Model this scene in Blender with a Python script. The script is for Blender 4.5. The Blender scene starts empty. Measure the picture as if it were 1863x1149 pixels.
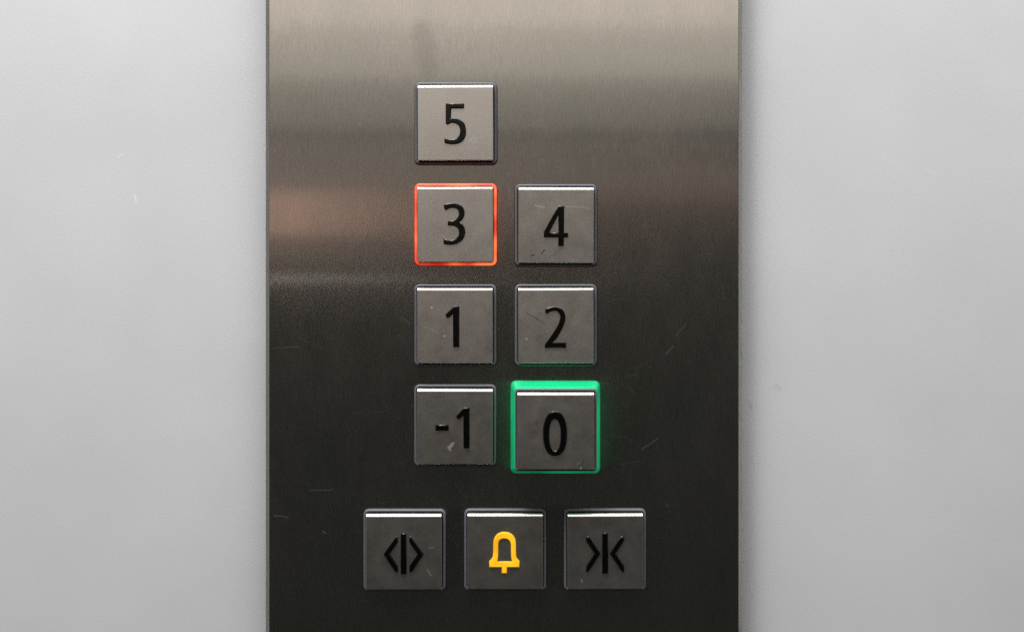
import bpy, bmesh, math, random
from mathutils import Vector
random.seed(4)
scene = bpy.context.scene
COL = scene.collection

# ---------------------------------------------------------------- scale
# the face of the control panel is the plane y = 0; K metres per photo pixel on it
K = 0.00022
W_PX, H_PX = 1863.0, 1149.0
def PX(px): return (px - W_PX / 2) * K
def PZ(py): return (H_PX / 2 - py) * K

# ---------------------------------------------------------------- camera
D = 0.50
cam_px, cam_py = 965.0, 505.0
cam = bpy.data.cameras.new('camera')
camo = bpy.data.objects.new('camera', cam); COL.objects.link(camo)
camo.location = (PX(cam_px), -D, PZ(cam_py))
camo.rotation_euler = (math.radians(90), 0, 0)
FW = W_PX * K
cam.sensor_width = 36.0
cam.lens = 36.0 * D / FW
cam.shift_x = -PX(cam_px) / FW
cam.shift_y = -PZ(cam_py) / FW
cam.clip_start = 0.01; cam.clip_end = 50
scene.camera = camo

# ---------------------------------------------------------------- world and lamps
world = bpy.data.worlds.new('World'); scene.world = world
world.use_nodes = True
bgn = world.node_tree.nodes['Background']
bgn.inputs[0].default_value = (0.97, 1.0, 0.90, 1); bgn.inputs[1].default_value = 0.016

def area(name, loc, target, sx, sy, radiance, color):
    l = bpy.data.lights.new(name, 'AREA'); l.shape = 'RECTANGLE'; l.size = sx; l.size_y = sy
    l.energy = radiance * sx * sy * math.pi
    l.color = color
    o = bpy.data.objects.new(name, l); COL.objects.link(o)
    o.location = loc
    d = Vector(target) - Vector(loc)
    o.rotation_euler = d.to_track_quat('-Z', 'Y').to_euler()
    return o
# lift cabin ceiling lamp, left of and above the panel
area('ceiling_lamp', (0.0, -0.46, 0.98), (0.0, -0.459, 0.0), 1.20, 0.55, 7.6, (0.965, 0.985, 1.0))
area('ceiling_spot', (-0.27, -0.44, 0.96), (-0.27, -0.439, 0.0), 0.22, 0.45, 25.0, (0.975, 0.988, 1.0))
# lights added behind the camera, standing in for cabin reflections banding the brushed steel
def back(name, px, py, wpx, hpx, radiance, color, dist=2.0):
    f = (dist + D) / D
    x = PX(cam_px) + (px - cam_px) * K * f
    z = PZ(cam_py) - (py - cam_py) * K * f
    return area(name, (x, -dist, z), (x, 0, z), wpx * K * f, hpx * K * f, radiance, color)
back('added_reflection_light', 930, -330, 2600, 760, 1.10, (1.0, 0.89, 0.80))
back('added_reflection_light', 900, 97, 2600, 90, 0.69, (1.0, 0.90, 0.80))
back('added_reflection_light', 560, 190, 1700, 90, 0.27, (1.0, 0.93, 0.82))
back('added_reflection_light', 500, 300, 1500, 90, 0.19, (1.0, 0.88, 0.76))
back('added_reflection_light', 330, 386, 560, 84, 1.32, (1.0, 0.62, 0.49))
back('added_reflection_light', 1300, 335, 700, 70, 0.20, (1.0, 0.60, 0.50))
back('added_reflection_light', 400, 455, 500, 45, 0.22, (1.0, 0.84, 0.70))
back('added_reflection_light', 470, 507, 300, 10, 2.1, (1.0, 0.93, 0.84))
area('added_reflection_light', (-1.5, -0.55, 0.0), (-0.1, 0, 0.0), 0.7, 1.4, 0.32, (1.0, 0.97, 0.93))  # added side light to brighten the left edges of panel and caps
area('added_reflection_light', (1.5, -0.40, 0.15), (0.1, 0, 0.1), 0.5, 1.4, 0.55, (1.0, 0.96, 0.90))  # added side light that puts a bright line on the right chamfer

# ---------------------------------------------------------------- render settings
scene.render.engine = 'CYCLES'
scene.cycles.use_denoising = False
scene.cycles.max_bounces = 8
scene.cycles.sample_clamp_indirect = 2
scene.cycles.caustics_reflective = False
scene.cycles.caustics_refractive = False
scene.view_settings.view_transform = 'Standard'
scene.view_settings.look = 'None'
scene.view_settings.exposure = 0.0
scene.view_settings.gamma = 1.0

# ---------------------------------------------------------------- node helpers
class NT:
    def __init__(self, name):
        self.m = bpy.data.materials.new(name); self.m.use_nodes = True
        self.t = self.m.node_tree; self.t.nodes.clear()
        self.out = self.n('ShaderNodeOutputMaterial')
    def n(self, typ, **kw):
        nd = self.t.nodes.new(typ)
        for k, v in kw.items(): setattr(nd, k, v)
        return nd
    def put(self, sock, v):
        if hasattr(v, 'is_output'): self.t.links.new(v, sock)
        else: sock.default_value = v
    def math(self, op, a, b=0.0, c=0.0, clamp=False):
        nd = self.n('ShaderNodeMath', operation=op, use_clamp=clamp)
        self.put(nd.inputs[0], a); self.put(nd.inputs[1], b); self.put(nd.inputs[2], c)
        return nd.outputs[0]
    def vmath(self, op, a, b=(0, 0, 0)):
        nd = self.n('ShaderNodeVectorMath', operation=op)
        self.put(nd.inputs[0], a); self.put(nd.inputs[1], b)
        return nd.outputs['Value'] if op in ('DOT_PRODUCT', 'LENGTH', 'DISTANCE') else nd.outputs[0]
    def rng(self, v, a, b, c, d, smooth=False):
        nd = self.n('ShaderNodeMapRange', clamp=True)
        if smooth: nd.interpolation_type = 'SMOOTHSTEP'
        for i, s in enumerate((v, a, b, c, d)): self.put(nd.inputs[i], s)
        return nd.outputs[0]
    def noise(self, vec, scale, detail=2.0, rough=0.5):
        nd = self.n('ShaderNodeTexNoise'); self.put(nd.inputs['Vector'], vec)
        nd.inputs['Scale'].default_value = scale; nd.inputs['Detail'].default_value = detail
        nd.inputs['Roughness'].default_value = rough
        return nd
    def mix(self, f, a, b, blend='MIX'):
        nd = self.n('ShaderNodeMix', data_type='RGBA', blend_type=blend)
        self.put(nd.inputs[0], f); self.put(nd.inputs[6], a); self.put(nd.inputs[7], b)
        return nd.outputs[2]
    def pos(self):
        return self.n('ShaderNodeNewGeometry').outputs['Position']
    def pixpos(self, pos, wob=0.0):
        """place on the panel in photo pixels (x, y, 0), y growing downwards"""
        sep = self.n('ShaderNodeSeparateXYZ'); self.put(sep.inputs[0], pos)
        x = self.math('MULTIPLY_ADD', sep.outputs[0], 1 / K, W_PX / 2)
        y = self.math('MULTIPLY_ADD', sep.outputs[2], -1 / K, H_PX / 2)
        cb = self.n('ShaderNodeCombineXYZ'); self.put(cb.inputs[0], x); self.put(cb.inputs[1], y)
        v = cb.outputs[0]
        if wob:
            nz = self.noise(v, 0.05, 2.0)
            off = self.vmath('MULTIPLY', self.vmath('SUBTRACT', nz.outputs['Color'], (0.5, 0.5, 0.5)), (wob, wob, 0))
            v = self.vmath('ADD', v, off)
        return v
    def segs(self, v, segs):
        """mask of thin scratches: (x0, y0, x1, y1, half width, strength)"""
        tot = 0.0
        for x0, y0, x1, y1, hw, st in segs:
            d = (x1 - x0, y1 - y0, 0); l2 = d[0] ** 2 + d[1] ** 2
            pa = self.vmath('SUBTRACT', v, (x0, y0, 0))
            h = self.math('DIVIDE', self.vmath('DOT_PRODUCT', pa, d), l2, clamp=True)
            sc = self.n('ShaderNodeVectorMath', operation='SCALE')
            sc.inputs[0].default_value = d; self.put(sc.inputs['Scale'], h)
            dist = self.vmath('DISTANCE', pa, sc.outputs[0])
            tot = self.math('MAXIMUM', tot, self.rng(dist, hw * 0.3, hw, st, 0.0))
        return tot
    def bsdf(self, **kw):
        p = self.n('ShaderNodeBsdfPrincipled')
        for k, v in kw.items(): self.put(p.inputs[k.replace('_', ' ')], v)
        return p
    def surf(self, s):
        self.t.links.new(s, self.out.inputs['Surface']); return self.m

# ---------------------------------------------------------------- materials
def mat_wall():
    t = NT('painted_wall'); p = t.pos()
    n1 = t.noise(p, 1500, 4, 0.7).outputs['Fac']
    n2 = t.noise(p, 22, 3, 0.5).outputs['Fac']
    f = t.math('ADD', t.rng(n1, 0.3, 0.7, -0.5, 0.5), t.rng(n2, 0.3, 0.7, -0.35, 0.35))
    c = t.mix(t.rng(f, -0.8, 0.8, 0, 1), (0.655, 0.660, 0.672, 1), (0.755, 0.760, 0.772, 1))
    v = t.pixpos(p, 2.0)
    marks = t.segs(v, [(228, 352, 230, 362, 3, 0.6), (196, 282, 205, 274, 2, 0.4), (1700, 300, 1720, 312, 1.6, 0.25)])
    smud = t.segs(v, [(1422, 708, 1428, 710, 8, 0.3), (1375, 742, 1377, 748, 5, 0.4)])
    c = t.mix(marks, c, (0.9, 0.9, 0.9, 1)); c = t.mix(smud, c, (0.5, 0.5, 0.5, 1))
    bp = t.n('ShaderNodeBump'); bp.inputs['Strength'].default_value = 0.12; bp.inputs['Distance'].default_value = 0.0003
    t.put(bp.inputs['Height'], t.noise(p, 1500, 3, 0.6).outputs['Fac'])
    return t.surf(t.bsdf(Base_Color=c, Roughness=0.6, Specular_IOR_Level=0.3, Normal=bp.outputs[0]).outputs[0])

def mat_panel():
    t = NT('brushed_steel'); p = t.pos()
    mp = t.n('ShaderNodeVectorMath', operation='MULTIPLY'); t.put(mp.inputs[0], p); mp.inputs[1].default_value = (1, 1, 0.055)
    s1 = t.noise(mp.outputs[0], 2600, 3, 0.65).outputs['Fac']
    mp2 = t.n('ShaderNodeVectorMath', operation='MULTIPLY'); t.put(mp2.inputs[0], p); mp2.inputs[1].default_value = (1, 1, 0.10)
    s2 = t.noise(mp2.outputs[0], 900, 2, 0.5).outputs['Fac']
    cl = t.noise(p, 25, 3, 0.6)
    mp3 = t.n('ShaderNodeVectorMath', operation='MULTIPLY'); t.put(mp3.inputs[0], p); mp3.inputs[1].default_value = (1, 1, 0.22)
    s3 = t.noise(mp3.outputs[0], 2300, 3, 0.7).outputs['Fac']
    streak = t.math('ADD', t.rng(s1, 0.3, 0.7, -0.5, 0.5), t.math('ADD', t.rng(s3, 0.3, 0.7, -0.4, 0.4), t.rng(s2, 0.3, 0.7, -0.10, 0.10)))
    col = t.mix(t.rng(streak, -0.8, 0.8, 0, 1), (0.45, 0.435, 0.41, 1), (0.69, 0.67, 0.635, 1))
    col = t.mix(t.rng(cl.outputs['Fac'], 0.35, 0.65, 0.0, 0.5), col, (0.52, 0.535, 0.485, 1))
    v = t.pixpos(p, 9.0)
    # handling marks: fine scratches, specks, and a dull wiped patch above the top button
    scr = t.segs(v, [(970, 224, 988, 232, 1.3, .7), (984, 216, 990, 232, 1.2, .6), (985, 290, 1032, 312, 1.2, .45),
                     (1212, 646, 1226, 628, 1.5, .8), (1232, 610, 1247, 590, 1.3, .5), (1166, 818, 1196, 798, 1.4, .7),
                     (1130, 845, 1160, 838, 1.2, .4), (497, 634, 545, 630, 1.3, .5), (540, 612, 600, 640, 1.0, .3),
                     (498, 937, 524, 941, 1.6, .7), (562, 889, 606, 891, 1.3, .6), (730, 576, 748, 590, 1.6, .5),
                     (1212, 915, 1217, 922, 1.5, .6), (588, 966, 592, 969, 2.2, .7), (652, 223, 656, 226, 2.0, .8),
                     (1172, 408, 1182, 410, 1.6, .5), (720, 268, 732, 260, 1.3, .4), (748, 318, 762, 326, 1.3, .5),
                     (690, 460, 708, 486, 1.0, .3), (1090, 720, 1102, 745, 1.2, .3), (905, 596, 907, 599, 2.0, .8),
                     (640, 750, 700, 748, 1.0, .25), (1260, 470, 1300, 455, 1.0, .25), (1085, 1040, 1120, 1085, 1.0, .2)])
    vor = t.n('ShaderNodeTexVoronoi'); t.put(vor.inputs['Vector'], p); vor.inputs['Scale'].default_value = 95
    sepc = t.n('ShaderNodeSeparateColor'); t.put(sepc.inputs[0], vor.outputs['Color'])
    speck = t.math('MULTIPLY', t.rng(vor.outputs['Distance'], 0.03, 0.065, 1, 0), t.math('GREATER_THAN', sepc.outputs[0], 0.80))
    # hair-fine rubbing gathered round the buttons
    ed = t.n('ShaderNodeTexVoronoi', feature='DISTANCE_TO_EDGE'); ed.inputs['Scale'].default_value = 46
    wv = t.vmath('ADD', p, t.vmath('MULTIPLY', t.vmath('SUBTRACT', t.noise(p, 40, 3, 0.6).outputs['Color'], (0.5, 0.5, 0.5)), (0.03, 0.0, 0.03)))
    t.put(ed.inputs['Vector'], wv)
    hair = t.math('MULTIPLY', t.rng(ed.outputs['Distance'], 0.004, 0.016, 1, 0), t.rng(t.noise(p, 75, 2, 0.5).outputs['Fac'], 0.54, 0.66, 0, 1))
    zone = t.segs(t.pixpos(p), [(829, 230, 829, 780, 230, 1.0), (1010, 410, 1010, 780, 230, 1.0), (740, 1000, 1100, 1000, 200, 1.0)])
    scr = t.math('MAXIMUM', scr, t.math('MULTIPLY', t.math('MULTIPLY', hair, zone), 0.32))
    wear = t.math('MAXIMUM', scr, t.math('MULTIPLY', speck, 0.35))
    wipe = t.segs(t.pixpos(p, 22.0), [(768, 55, 778, 125, 26, 1.0)])
    col = t.mix(t.math('MULTIPLY', wipe, 0.28), col, (0.30, 0.29, 0.27, 1))
    bp = t.n('ShaderNodeBump'); bp.inputs['Strength'].default_value = 0.05; bp.inputs['Distance'].default_value = 0.0002
    t.put(bp.inputs['Height'], s1)
    def gloss(r, an, c):
        g = t.n('ShaderNodeBsdfAnisotropic', distribution='GGX')
        t.put(g.inputs['Color'], c); t.put(g.inputs['Roughness'], r); g.inputs['Anisotropy'].default_value = an
        g.inputs['Tangent'].default_value = (0, 0, 1)
        tc = t.n('ShaderNodeCombineXYZ'); tc.inputs[2].default_value = 1.0
        t.put(g.inputs['Tangent'], tc.outputs[0]); t.put(g.inputs['Normal'], bp.outputs[0])
        return g.outputs[0]
    a = gloss(0.13, 0.78, col); b = gloss(0.22, 0.6, col); c3 = gloss(0.40, 0.5, col)
    m0 = t.n('ShaderNodeMixShader'); m0.inputs[0].default_value = 0.60; t.put(m0.inputs[1], a); t.put(m0.inputs[2], b)
    mp4 = t.n('ShaderNodeVectorMath', operation='MULTIPLY'); t.put(mp4.inputs[0], p); mp4.inputs[1].default_value = (1, 1, 0.45)
    pat = t.noise(mp4.outputs[0], 55, 5, 0.7).outputs['Fac']
    mx = t.n('ShaderNodeMixShader'); t.put(mx.inputs[0], t.math('ADD', t.rng(pat, 0.3, 0.7, 0.17, 0.41), t.rng(streak, -0.8, 0.8, -0.08, 0.08))); t.put(mx.inputs[1], m0.outputs[0]); t.put(mx.inputs[2], c3)
    df = t.n('ShaderNodeBsdfDiffuse'); df.inputs['Color'].default_value = (0.42, 0.41, 0.38, 1)
    mx2 = t.n('ShaderNodeMixShader'); t.put(mx2.inputs[0], t.math('MULTIPLY_ADD', wear, 0.14, 0.006))
    t.put(mx2.inputs[1], mx.outputs[0]); t.put(mx2.inputs[2], df.outputs[0])
    return t.surf(mx2.outputs[0])

def mat_cap():
    t = NT('satin_steel'); p = t.pos()
    nf = t.noise(p, 2400, 3, 0.65).outputs['Fac']
    nm = t.noise(p, 160, 4, 0.6); nl = t.noise(p, 70, 3, 0.5)
    c = t.mix(t.rng(nf, 0.3, 0.7, 0, 1), (0.53, 0.513, 0.485, 1), (0.74, 0.718, 0.684, 1))
    c = t.mix(t.rng(nm.outputs['Fac'], 0.4, 0.68, 0, 0.35), c, (0.52, 0.53, 0.46, 1))
    c = t.mix(t.rng(nl.outputs['Fac'], 0.45, 0.7, 0, 0.35), c, (0.58, 0.51, 0.48, 1))
    v = t.pixpos(p, 7.0)
    dark = t.segs(v, [(798, 466, 800, 460, 1, 0), (966, 466, 972, 464, 2, .8), (984, 462, 992, 456, 1.4, .8), (990, 456, 986, 462, 1.6, .6),
                      (958, 568, 990, 588, 1.6, .45), (1000, 470, 1024, 450, 1.0, .4), (990, 640, 1012, 622, 1.0, .35)])
    lite = t.segs(v, [(974, 374, 990, 378, 1.6, .5), (1030, 376, 1072, 380, 1.2, .3), (818, 811, 823, 806, 4.5, .8), (822, 805, 827, 803, 3.0, .6), (820, 811, 821, 816, 3.0, .7),
                      (1052, 850, 1054, 841, 1.8, .8), (1046, 836, 1056, 828, 1.0, .35), (786, 558, 787, 559, 2.4, .6), (809, 611, 810, 612, 2.4, .6),
                      (957, 614, 958, 615, 2.2, .5), (858, 256, 861, 250, 1.3, .4), (861, 250, 868, 255, 1.3, .4), (868, 255, 864, 263, 1.3, .4), (864, 263, 858, 257, 1.3, .4),
                      (782, 992, 790, 990, 1.4, .4), (778, 1030, 786, 1042, 1.4, .4), (1056, 1050, 1058, 1054, 1.6, .5), (775, 592, 800, 606, 1.0, .2)])
    ro = t.math('ADD', t.rng(nm.outputs['Fac'], 0.3, 0.7, 0.29, 0.35), t.math('MULTIPLY', lite, 0.2))
    c = t.mix(dark, c, (0.10, 0.10, 0.09, 1))
    bp = t.n('ShaderNodeBump'); bp.inputs['Strength'].default_value = 0.10; bp.inputs['Distance'].default_value = 0.00015
    t.put(bp.inputs['Height'], nf)
    b = t.bsdf(Base_Color=c, Metallic=1.0, Roughness=ro, Normal=bp.outputs[0])
    df = t.n('ShaderNodeBsdfDiffuse'); df.inputs['Color'].default_value = (0.46, 0.455, 0.44, 1)
    mx = t.n('ShaderNodeMixShader'); t.put(mx.inputs[0], t.math('MULTIPLY_ADD', lite, 0.30, 0.018))
    t.put(mx.inputs[1], b.outputs[0]); t.put(mx.inputs[2], df.outputs[0])
    return t.surf(mx.outputs[0])

def mat_plastic(name, c, rough, spec=0.5):
    t = NT(name); p = t.pos()
    n = t.noise(p, 700, 3, 0.6).outputs['Fac']
    cc = t.mix(n, tuple(x * 0.8 for x in c) + (1,), tuple(min(1, x * 1.2) for x in c) + (1,))
    return t.surf(t.bsdf(Base_Color=cc, Roughness=t.rng(n, 0.3, 0.7, rough * 0.85, rough * 1.15), Specular_IOR_Level=spec).outputs[0])

def mat_glow(name, base, c_lo, c_hi, s_lo, s_hi, scale, emission=True):
    """translucent light guide with lamps inside it"""
    t = NT(name); p = t.pos()
    n = t.noise(p, scale, 1.5, 0.5).outputs['Fac']
    f = t.rng(n, 0.36, 0.64, 0, 1, True)
    return t.surf(t.bsdf(Base_Color=base + (1,), Roughness=0.4, Emission_Color=t.mix(f, c_lo + (1,), c_hi + (1,)),
                         Emission_Strength=t.rng(f, 0, 1, s_lo, s_hi)).outputs[0])

M_wall = mat_wall(); M_panel = mat_panel(); M_cap = mat_cap()
M_rim = mat_plastic('grey_plastic', (0.15, 0.15, 0.168), 0.5, 0.4)
M_well = mat_plastic('black_recess', (0.008, 0.008, 0.008), 0.7, 0.2)
M_black = mat_plastic('black_enamel', (0.002, 0.002, 0.002), 0.22, 0.4)
M_red = mat_glow('red_light_guide', (0.75, 0.12, 0.08), (1.0, 0.03, 0.012), (1.0, 0.22, 0.06), 0.45, 0.95, 75)
M_green = mat_glow('green_light_guide', (0.0, 0.50, 0.19), (0.0, 0.50, 0.17), (0.0, 0.58, 0.20), 0.22, 0.38, 45)
M_amber = mat_glow('amber_light_guide', (0.55, 0.30, 0.01), (1.0, 0.43, 0.006), (1.0, 0.55, 0.015), 0.6, 0.75, 150)

# ---------------------------------------------------------------- mesh helpers
def link(name, me, mat, parent=None):
    o = bpy.data.objects.new(name, me); COL.objects.link(o)
    if mat: me.materials.clear(); me.materials.append(mat)
    if parent: o.parent = parent
    return o
def rrect(hx, hz, r, n=6):
    pts = []
    for cx, cz, a0 in ((hx - r, hz - r, 0), (-hx + r, hz - r, 90), (-hx + r, -hz + r, 180), (hx - r, -hz + r, 270)):
        for i in range(n + 1):
            a = math.radians(a0 + 90 * i / n); pts.append((cx + r * math.cos(a), cz + r * math.sin(a)))
    return pts
def loft(loops, cap_first=False, cap_last=True, smooth=False):
    """loops: list of (points_xz, y)"""
    bm = bmesh.new(); rows = []
    for pts, y in loops: rows.append([bm.verts.new((x, y, z)) for x, z in pts])
    n = len(rows[0])
    for a, b in zip(rows, rows[1:]):
        for i in range(n):
            f = bm.faces.new((a[i], a[(i + 1) % n], b[(i + 1) % n], b[i])); f.smooth = smooth
    if cap_first: bm.faces.new(rows[0][::-1])
    if cap_last: bm.faces.new(rows[-1])
    bmesh.ops.recalc_face_normals(bm, faces=bm.faces[:])
    me = bpy.data.meshes.new('part'); bm.to_mesh(me); bm.free(); return me
def bevel(o, w, seg=2):
    m = o.modifiers.new('bevel', 'BEVEL'); m.width = w; m.segments = seg; m.limit_method = 'ANGLE'; m.angle_limit = math.radians(25)
    m.harden_normals = False
    for p in o.data.polygons: p.use_smooth = True
    w2 = o.modifiers.new('wn', 'WEIGHTED_NORMAL'); w2.keep_sharp = False

# ---------------------------------------------------------------- setting: the wall and the panel
T = 0.0120                                                     # panel stands this far off the wall
bm = bmesh.new()
q = [bm.verts.new(v) for v in ((-0.9, T, -0.7), (0.9, T, -0.7), (0.9, T, 0.7), (-0.9, T, 0.7),
                               (-0.9, T + 0.03, -0.7), (0.9, T + 0.03, -0.7), (0.9, T + 0.03, 0.7), (-0.9, T + 0.03, 0.7))]
for f in ((0, 1, 2, 3), (5, 4, 7, 6), (4, 0, 3, 7), (1, 5, 6, 2), (3, 2, 6, 7), (4, 5, 1, 0)): bm.faces.new([q[i] for i in f])
bmesh.ops.recalc_face_normals(bm, faces=bm.faces[:])
me = bpy.data.meshes.new('wall'); bm.to_mesh(me); bm.free()
wall = link('wall', me, M_wall); wall['kind'] = 'structure'

x0, x1 = PX(482.5), PX(1350.8); xc, hw = (x0 + x1) / 2, (x1 - x0) / 2
hz = 0.30
lp = []
e0, e1 = 0.0015, 0.0010                                       # narrow chamfer round the face
lp.append((rrect(hw, hz, 0.003, 4), T - 0.0002)); lp.append((rrect(hw, hz, 0.003, 4), e1 + 0.0001))
lp.append((rrect(hw - 0.00005, hz - 0.00005, 0.003, 4), e1)); lp.append((rrect(hw - e0, hz - e0, 0.003, 4), 0.00008)); lp.append((rrect(hw - e0 - 0.0002, hz - e0 - 0.0002, 0.003, 4), 0.0))
me = loft(lp, False, True)
pan = link('control_panel', me, M_panel); pan.location.x = xc
pan['label'] = 'tall brushed stainless steel lift control panel mounted on the grey wall'; pan['category'] = 'control panel'

# ---------------------------------------------------------------- buttons
def glyph(name, splines, origin, scale, centre, mat, parent, y_face, depth=0.0008):
    """filled outline traced in photo coordinates, raised from the cap; splines: (points, smooth)"""
    cu = bpy.data.curves.new(name, 'CURVE'); cu.dimensions = '2D'; cu.fill_mode = 'BOTH'
    s = (D - abs(y_face)) / D
    for pts in splines:
        # resample a closed Catmull-Rom through the points flagged smooth
        out = []
        n = len(pts)
        for i in range(n):
            p = pts[i]
            out.append(p)
            q = pts[(i + 1) % n]
            if len(p) > 2 and len(q) > 2:
                p0 = pts[i - 1] if len(pts[i - 1]) > 2 and p[2] == 1 else p
                q1 = pts[(i + 2) % n] if q[2] == 1 else q
                for k in (0.25, 0.5, 0.75):
                    def cr(a, b, c, d): return 0.5 * (2 * b + (c - a) * k + (2 * a - 5 * b + 4 * c - d) * k * k + (3 * b - a - 3 * c + d) * k ** 3)
                    out.append((cr(p0[0], p[0], q[0], q1[0]), cr(p0[1], p[1], q[1], q1[1])))
        sp = cu.splines.new('POLY'); sp.points.add(len(out) - 1); sp.use_cyclic_u = True
        for pt, o in zip(sp.points, out):
            px = origin[0] + o[0] / scale; py = origin[1] + o[1] / scale
            # back-project from the panel plane to the height of the cap face
            X = camo.location.x + (PX(px) - camo.location.x) * s; Z = camo.location.z + (PZ(py) - camo.location.z) * s
            pt.co = (X - centre[0], Z - centre[1], 0, 1)
    cu.extrude = 0.0002; cu.bevel_depth = 0.0003; cu.bevel_resolution = 0; cu.offset = -0.00034 if mat is M_amber else -0.00014
    tmp = bpy.data.objects.new('tmp', cu); COL.objects.link(tmp)
    dg = bpy.context.evaluated_depsgraph_get(); dg.update()
    me = bpy.data.meshes.new_from_object(tmp.evaluated_get(dg))
    bpy.data.objects.remove(tmp); bpy.data.curves.remove(cu)
    for vtx in me.vertices:
        x, y, z = vtx.co; vtx.co = (x, -z, y)
    o = link(name, me, mat, parent); o.location.y = y_face - 0.0003
    return o

def S(*pts):   # smooth points
    return [(x, y, 1) for x, y in pts]
def C(*pts):   # corner points
    return [(x, y) for x, y in pts]

HR = 0.0745 * 0 + 149.0 / 2 * K      # half outer width of a frame
HC = 136.6 / 2 * K                   # half width of a cap
CH = 0.00105                         # chamfer of a cap
CAPY = -0.0042                       # cap face height
def make_frame(t, mat, hr=HR, hi=None, h=0.0017):
    hi = hi or HC + 0.00022
    r = 0.0021
    lp = [(rrect(hr, hr, r), 0.0004), (rrect(hr, hr, r), -h + 0.0005), (rrect(hr - 0.0002, hr - 0.0002, r), -h + 0.00015),
          (rrect(hr - 0.0005, hr - 0.0005, r - 0.0003), -h), (rrect(hi + 0.0003, hi + 0.0003, r - 0.0009), -h),
          (rrect(hi, hi, r - 0.0011), -h + 0.0003), (rrect(hi, hi, r - 0.0011), -0.0002)]
    o = link('frame', loft(lp, False, False, True), mat, t)
    g = link('dark_gap_sheet', loft([(rrect(hr + 0.0002, hr + 0.0002, r + 0.0001), 0.0003), (rrect(hr + 0.0002, hr + 0.0002, r + 0.0001), -0.00006)], False, True), M_well, t)  # black sheet put in for the dark cut-out gap around the frame
    w = link('recess', loft([(rrect(hi + 0.0003, hi + 0.0003, r - 0.0009), 0.0003), (rrect(hi + 0.0003, hi + 0.0003, r - 0.0009), -0.0003)], False, True), M_well, t)
    return o
def cap_mesh(face_y, hc, base_y):
    """square cap, its top edge cut back by a wide chamfer"""
    prof = [(base_y, -hc), (face_y, -hc)]
    a0, a1 = math.radians(22), math.radians(66)            # a wide, slightly domed chamfer along the top edge
    rad = CH / (math.sin(a1) - math.sin(a0))
    for i in range(7):
        a = a0 + (a1 - a0) * i / 6
        prof.append((face_y + rad * (math.cos(a0) - math.cos(a)), hc - CH + rad * (math.sin(a) - math.sin(a0))))
    prof.append((base_y, hc))
    bm = bmesh.new()
    a = [bm.verts.new((-hc, y, z)) for y, z in prof]; b = [bm.verts.new((hc, y, z)) for y, z in prof]
    n = len(prof)
    for i in range(n - 1): bm.faces.new((a[i], a[i + 1], b[i + 1], b[i]))
    bm.faces.new(a); bm.faces.new(b[::-1])
    bmesh.ops.recalc_face_normals(bm, faces=bm.faces[:])
    me = bpy.data.meshes.new('cap'); bm.to_mesh(me); bm.free(); return me
def make_cap(t, face_y=CAPY, hc=HC, base_y=-0.0002, dx=0, dz=0):
    o = link('cap', cap_mesh(face_y, hc, base_y), M_cap, t)
    bevel(o, 0.00036, 3)
    o.rotation_euler = (math.radians(random.uniform(-0.8, 0.8)), math.radians(random.uniform(-0.25, 0.25)), math.radians(random.uniform(-0.6, 0.6)))
    o.location.x = dx; o.location.z = dz
    return o
def button(name, label, cx, cy, frame_mat=M_rim):
    t = bpy.data.objects.new(name, None); COL.objects.link(t); t.empty_display_size = 0.01
    t.location = (PX(cx), 0, PZ(cy))
    t['label'] = label; t['category'] = 'button'; t['group'] = 'lift buttons on the control panel'
    return t

A6 = 6.045; A5 = 5.745; A4 = 5.47
five = [C((495, 360), (688, 360), (686, 403), (547, 403)) + C((541, 527)) + S((580, 521), (640, 533), (690, 575), (708, 640), (704, 705), (672, 762), (620, 790), (560, 797), (518, 792), (480, 780)) + C((482, 738)) + S((520, 752), (560, 755), (608, 742), (640, 712), (652, 665), (648, 620), (628, 585), (590, 567), (545, 562), (494, 568))]
three = [S((476, 352), (520, 338), (566, 333), (622, 341), (670, 370), (692, 418), (690, 462), (668, 508), (632, 541)) + S((672, 568), (697, 618), (697, 668), (678, 718), (640, 755), (590, 777), (540, 783), (500, 779), (470, 769)) + C((470, 728)) + S((512, 740), (560, 740), (606, 722), (634, 690), (640, 650), (630, 610), (600, 583), (560, 572), (518, 569)) + C((518, 534)) + S((560, 530), (602, 514), (632, 480), (640, 440), (628, 404), (600, 383), (560, 377), (524, 384), (486, 400))]
four = [C((608, 333), (668, 333), (666, 628), (713, 630), (711, 668), (665, 668), (663, 763), (614, 763), (614, 668), (454, 668), (454, 614)), C((614, 425), (604, 425), (500, 628), (614, 628))]
one = [C((588, 346), (635, 346), (634, 788), (577, 788), (575, 418), (513, 471), (490, 438))]
two = [S((475, 380), (520, 360), (570, 352), (622, 363), (666, 400), (684, 452), (679, 505), (655, 572), (618, 642), (576, 704), (541, 748)) + C((690, 748), (690, 797), (465, 797), (465, 765)) + S((508, 705), (560, 633), (604, 562), (629, 502), (635, 455), (622, 415), (592, 393), (558, 390), (520, 400), (480, 420))]
dash = [C((381, 560), (516, 560), (516, 614), (381, 614))]
mone = [C((692, 370), (745, 370), (745, 806), (690, 806), (688, 442), (630, 490), (607, 462))]
def oval(cx, cy, a, b, e, n=40):
    return [(cx + a * math.copysign(abs(math.cos(u)) ** e, math.cos(u)), cy + b * math.copysign(abs(math.sin(u)) ** e, math.sin(u))) for u in [2 * math.pi * i / n for i in range(n)]]
zero = [oval(548, 643, 116, 218, 0.90), oval(547, 656, 61, 163, 0.86)]
obar = [C((517, 402), (567, 402), (567, 816), (517, 816))]
och1 = [C((466, 436), (478, 430), (478, 484), (391, 612), (478, 742), (476, 796), (455, 788), (338, 612))]
och2 = [[(1085 - x, y) for x, y in och1[0]][::-1]]
cbar = [C((553, 396), (605, 396), (605, 808), (553, 808))]
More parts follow.
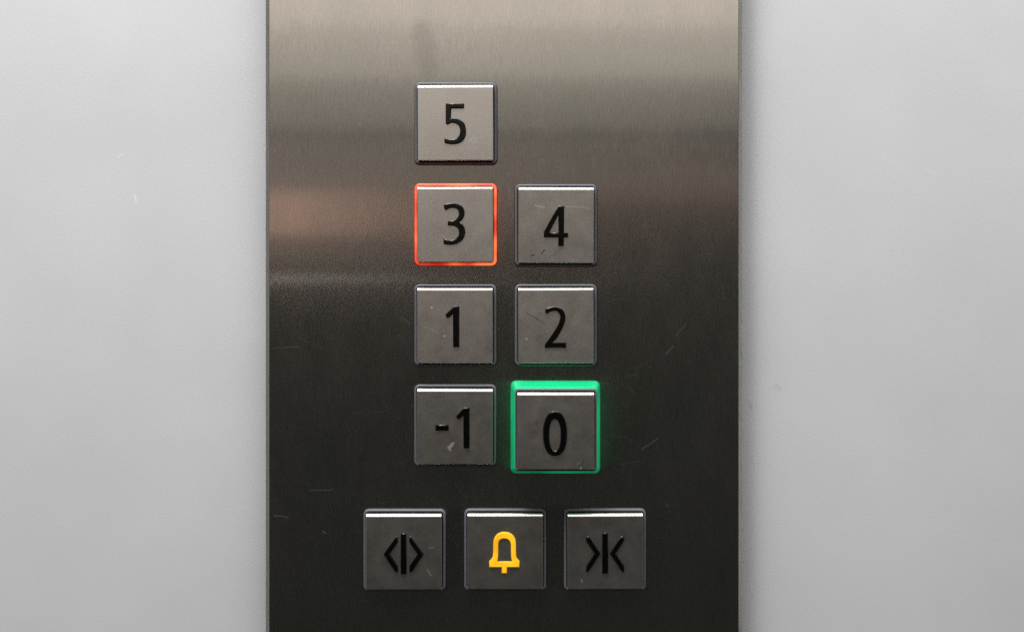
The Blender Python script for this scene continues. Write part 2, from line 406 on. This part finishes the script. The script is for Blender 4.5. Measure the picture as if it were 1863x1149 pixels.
cch1 = [C((385, 432), (410, 430), (524, 605), (402, 788), (385, 792), (385, 738), (473, 605), (385, 470))]
cch2 = [[(1158 - x, y) for x, y in cch1[0]][::-1]]
bell = [C((402, 748), (402, 686)) + S((425, 665), (439, 635), (443, 570), (444, 500), (454, 448), (482, 408), (525, 386), (562, 383), (602, 388), (644, 412), (671, 452), (680, 500), (681, 570), (684, 635), (697, 665)) + C((718, 686), (718, 748), (588, 748), (588, 812), (532, 812), (532, 748)),
        S((497, 505), (508, 470), (535, 452), (562, 449), (592, 455), (616, 476), (627, 510), (629, 570), (632, 650)) + C((642, 690), (484, 690)) + S((494, 650), (497, 570))]

def add(name, label, cx, cy, glyphs, frame_mat=M_rim, dx=0, dz=0):
    t = button(name, label, cx, cy)
    make_frame(t, frame_mat)
    c = make_cap(t, dx=dx * K, dz=dz * K)
    for gname, spl, org, sc, gm in glyphs:
        glyph(gname, spl, org, sc, (t.location.x + c.location.x, t.location.z + c.location.z), gm, c, CAPY)
    return t
add('floor_button', 'square steel button marked 5, topmost on the panel', 829.7, 225.5, [('numeral', five, (730, 130), A6, M_black)])
add('floor_button', 'square steel button marked 3 with a glowing red frame', 829.3, 408.6, [('numeral', three, (730, 315), A6, M_black)], M_red)
add('floor_button', 'square steel button marked 4, right of the red-lit button', 1011.3, 409.9, [('numeral', four, (915, 320), A6, M_black)])
add('floor_button', 'square steel button marked with a plain 1, left of button 2', 828.8, 591.2, [('numeral', one, (730, 500), A6, M_black)])
add('floor_button', 'square steel button marked 2, above the green-lit button', 1011.1, 591.0, [('numeral', two, (915, 500), A6, M_black)])
add('floor_button', 'square steel button marked -1 with a pale chip below the dash', 828.6, 773.0, [('minus_sign', dash, (730, 680), A6, M_black), ('numeral', mone, (730, 680), A6, M_black)])
add('door_open_button', 'door-open button with outward arrowheads round a bar, bottom left', 736.6, 999.0, [('bar', obar, (640, 900), A5, M_black), ('arrowhead', och1, (640, 900), A5, M_black), ('arrowhead', och2, (640, 900), A5, M_black)])
add('alarm_button', 'alarm button with a glowing amber bell symbol, bottom row middle', 919.2, 998.3, [('bell_symbol', bell, (820, 900), A5, M_amber)])
add('door_close_button', 'door-close button with inward arrowheads at a bar, bottom right', 1100.2, 998.2, [('bar', cbar, (1000, 900), A5, M_black), ('arrowhead', cch1, (1000, 900), A5, M_black), ('arrowhead', cch2, (1000, 900), A5, M_black)])

# the raised ground-floor button with its green collar
t = button('floor_button', 'raised steel button marked 0 in a bright green lit collar', 1010.3, 775.8)
hb = 81.0 * K; hbz = 83.5 * K; FY = -0.0135; CY = -0.0098
ht = 72.6 * K
def rr(hx, hz2, r): return rrect(hx, hz2, r, 6)
lp = [(rr(hb, hbz, 0.0022), 0.0004), (rr(hb, hbz, 0.0022), -0.0016), (rr(hb - 0.0003, hbz - 0.0003, 0.002), -0.0022)]
lp += [(rr(ht + 0.0006, ht + 0.0006, 0.0016), CY + 0.0004), (rr(ht + 0.0003, ht + 0.0003, 0.0014), CY)]
collar = link('collar', loft(lp, False, True, True), M_green, t)
h = ht + 0.0001; hi = HC + 0.00025
lp = [(rr(h, h, 0.0013), CY + 0.0002), (rr(h, h, 0.0013), CY - 0.0008), (rr(h - 0.0003, h - 0.0003, 0.0011), CY - 0.0011),
      (rr(hi + 0.0002, hi + 0.0002, 0.0008), CY - 0.0011), (rr(hi, hi, 0.0006), CY - 0.0009), (rr(hi, hi, 0.0006), CY - 0.0001)]
link('frame', loft(lp, False, False, True), M_rim, t)
link('recess', loft([(rr(hi + 0.0001, hi + 0.0001, 0.0008), CY), (rr(hi + 0.0001, hi + 0.0001, 0.0008), CY - 0.0003)], False, True), M_well, t)
c = make_cap(t, FY, HC, CY - 0.0002)
glyph('numeral', zero, (910, 670), A4, (t.location.x, t.location.z), M_black, c, FY)
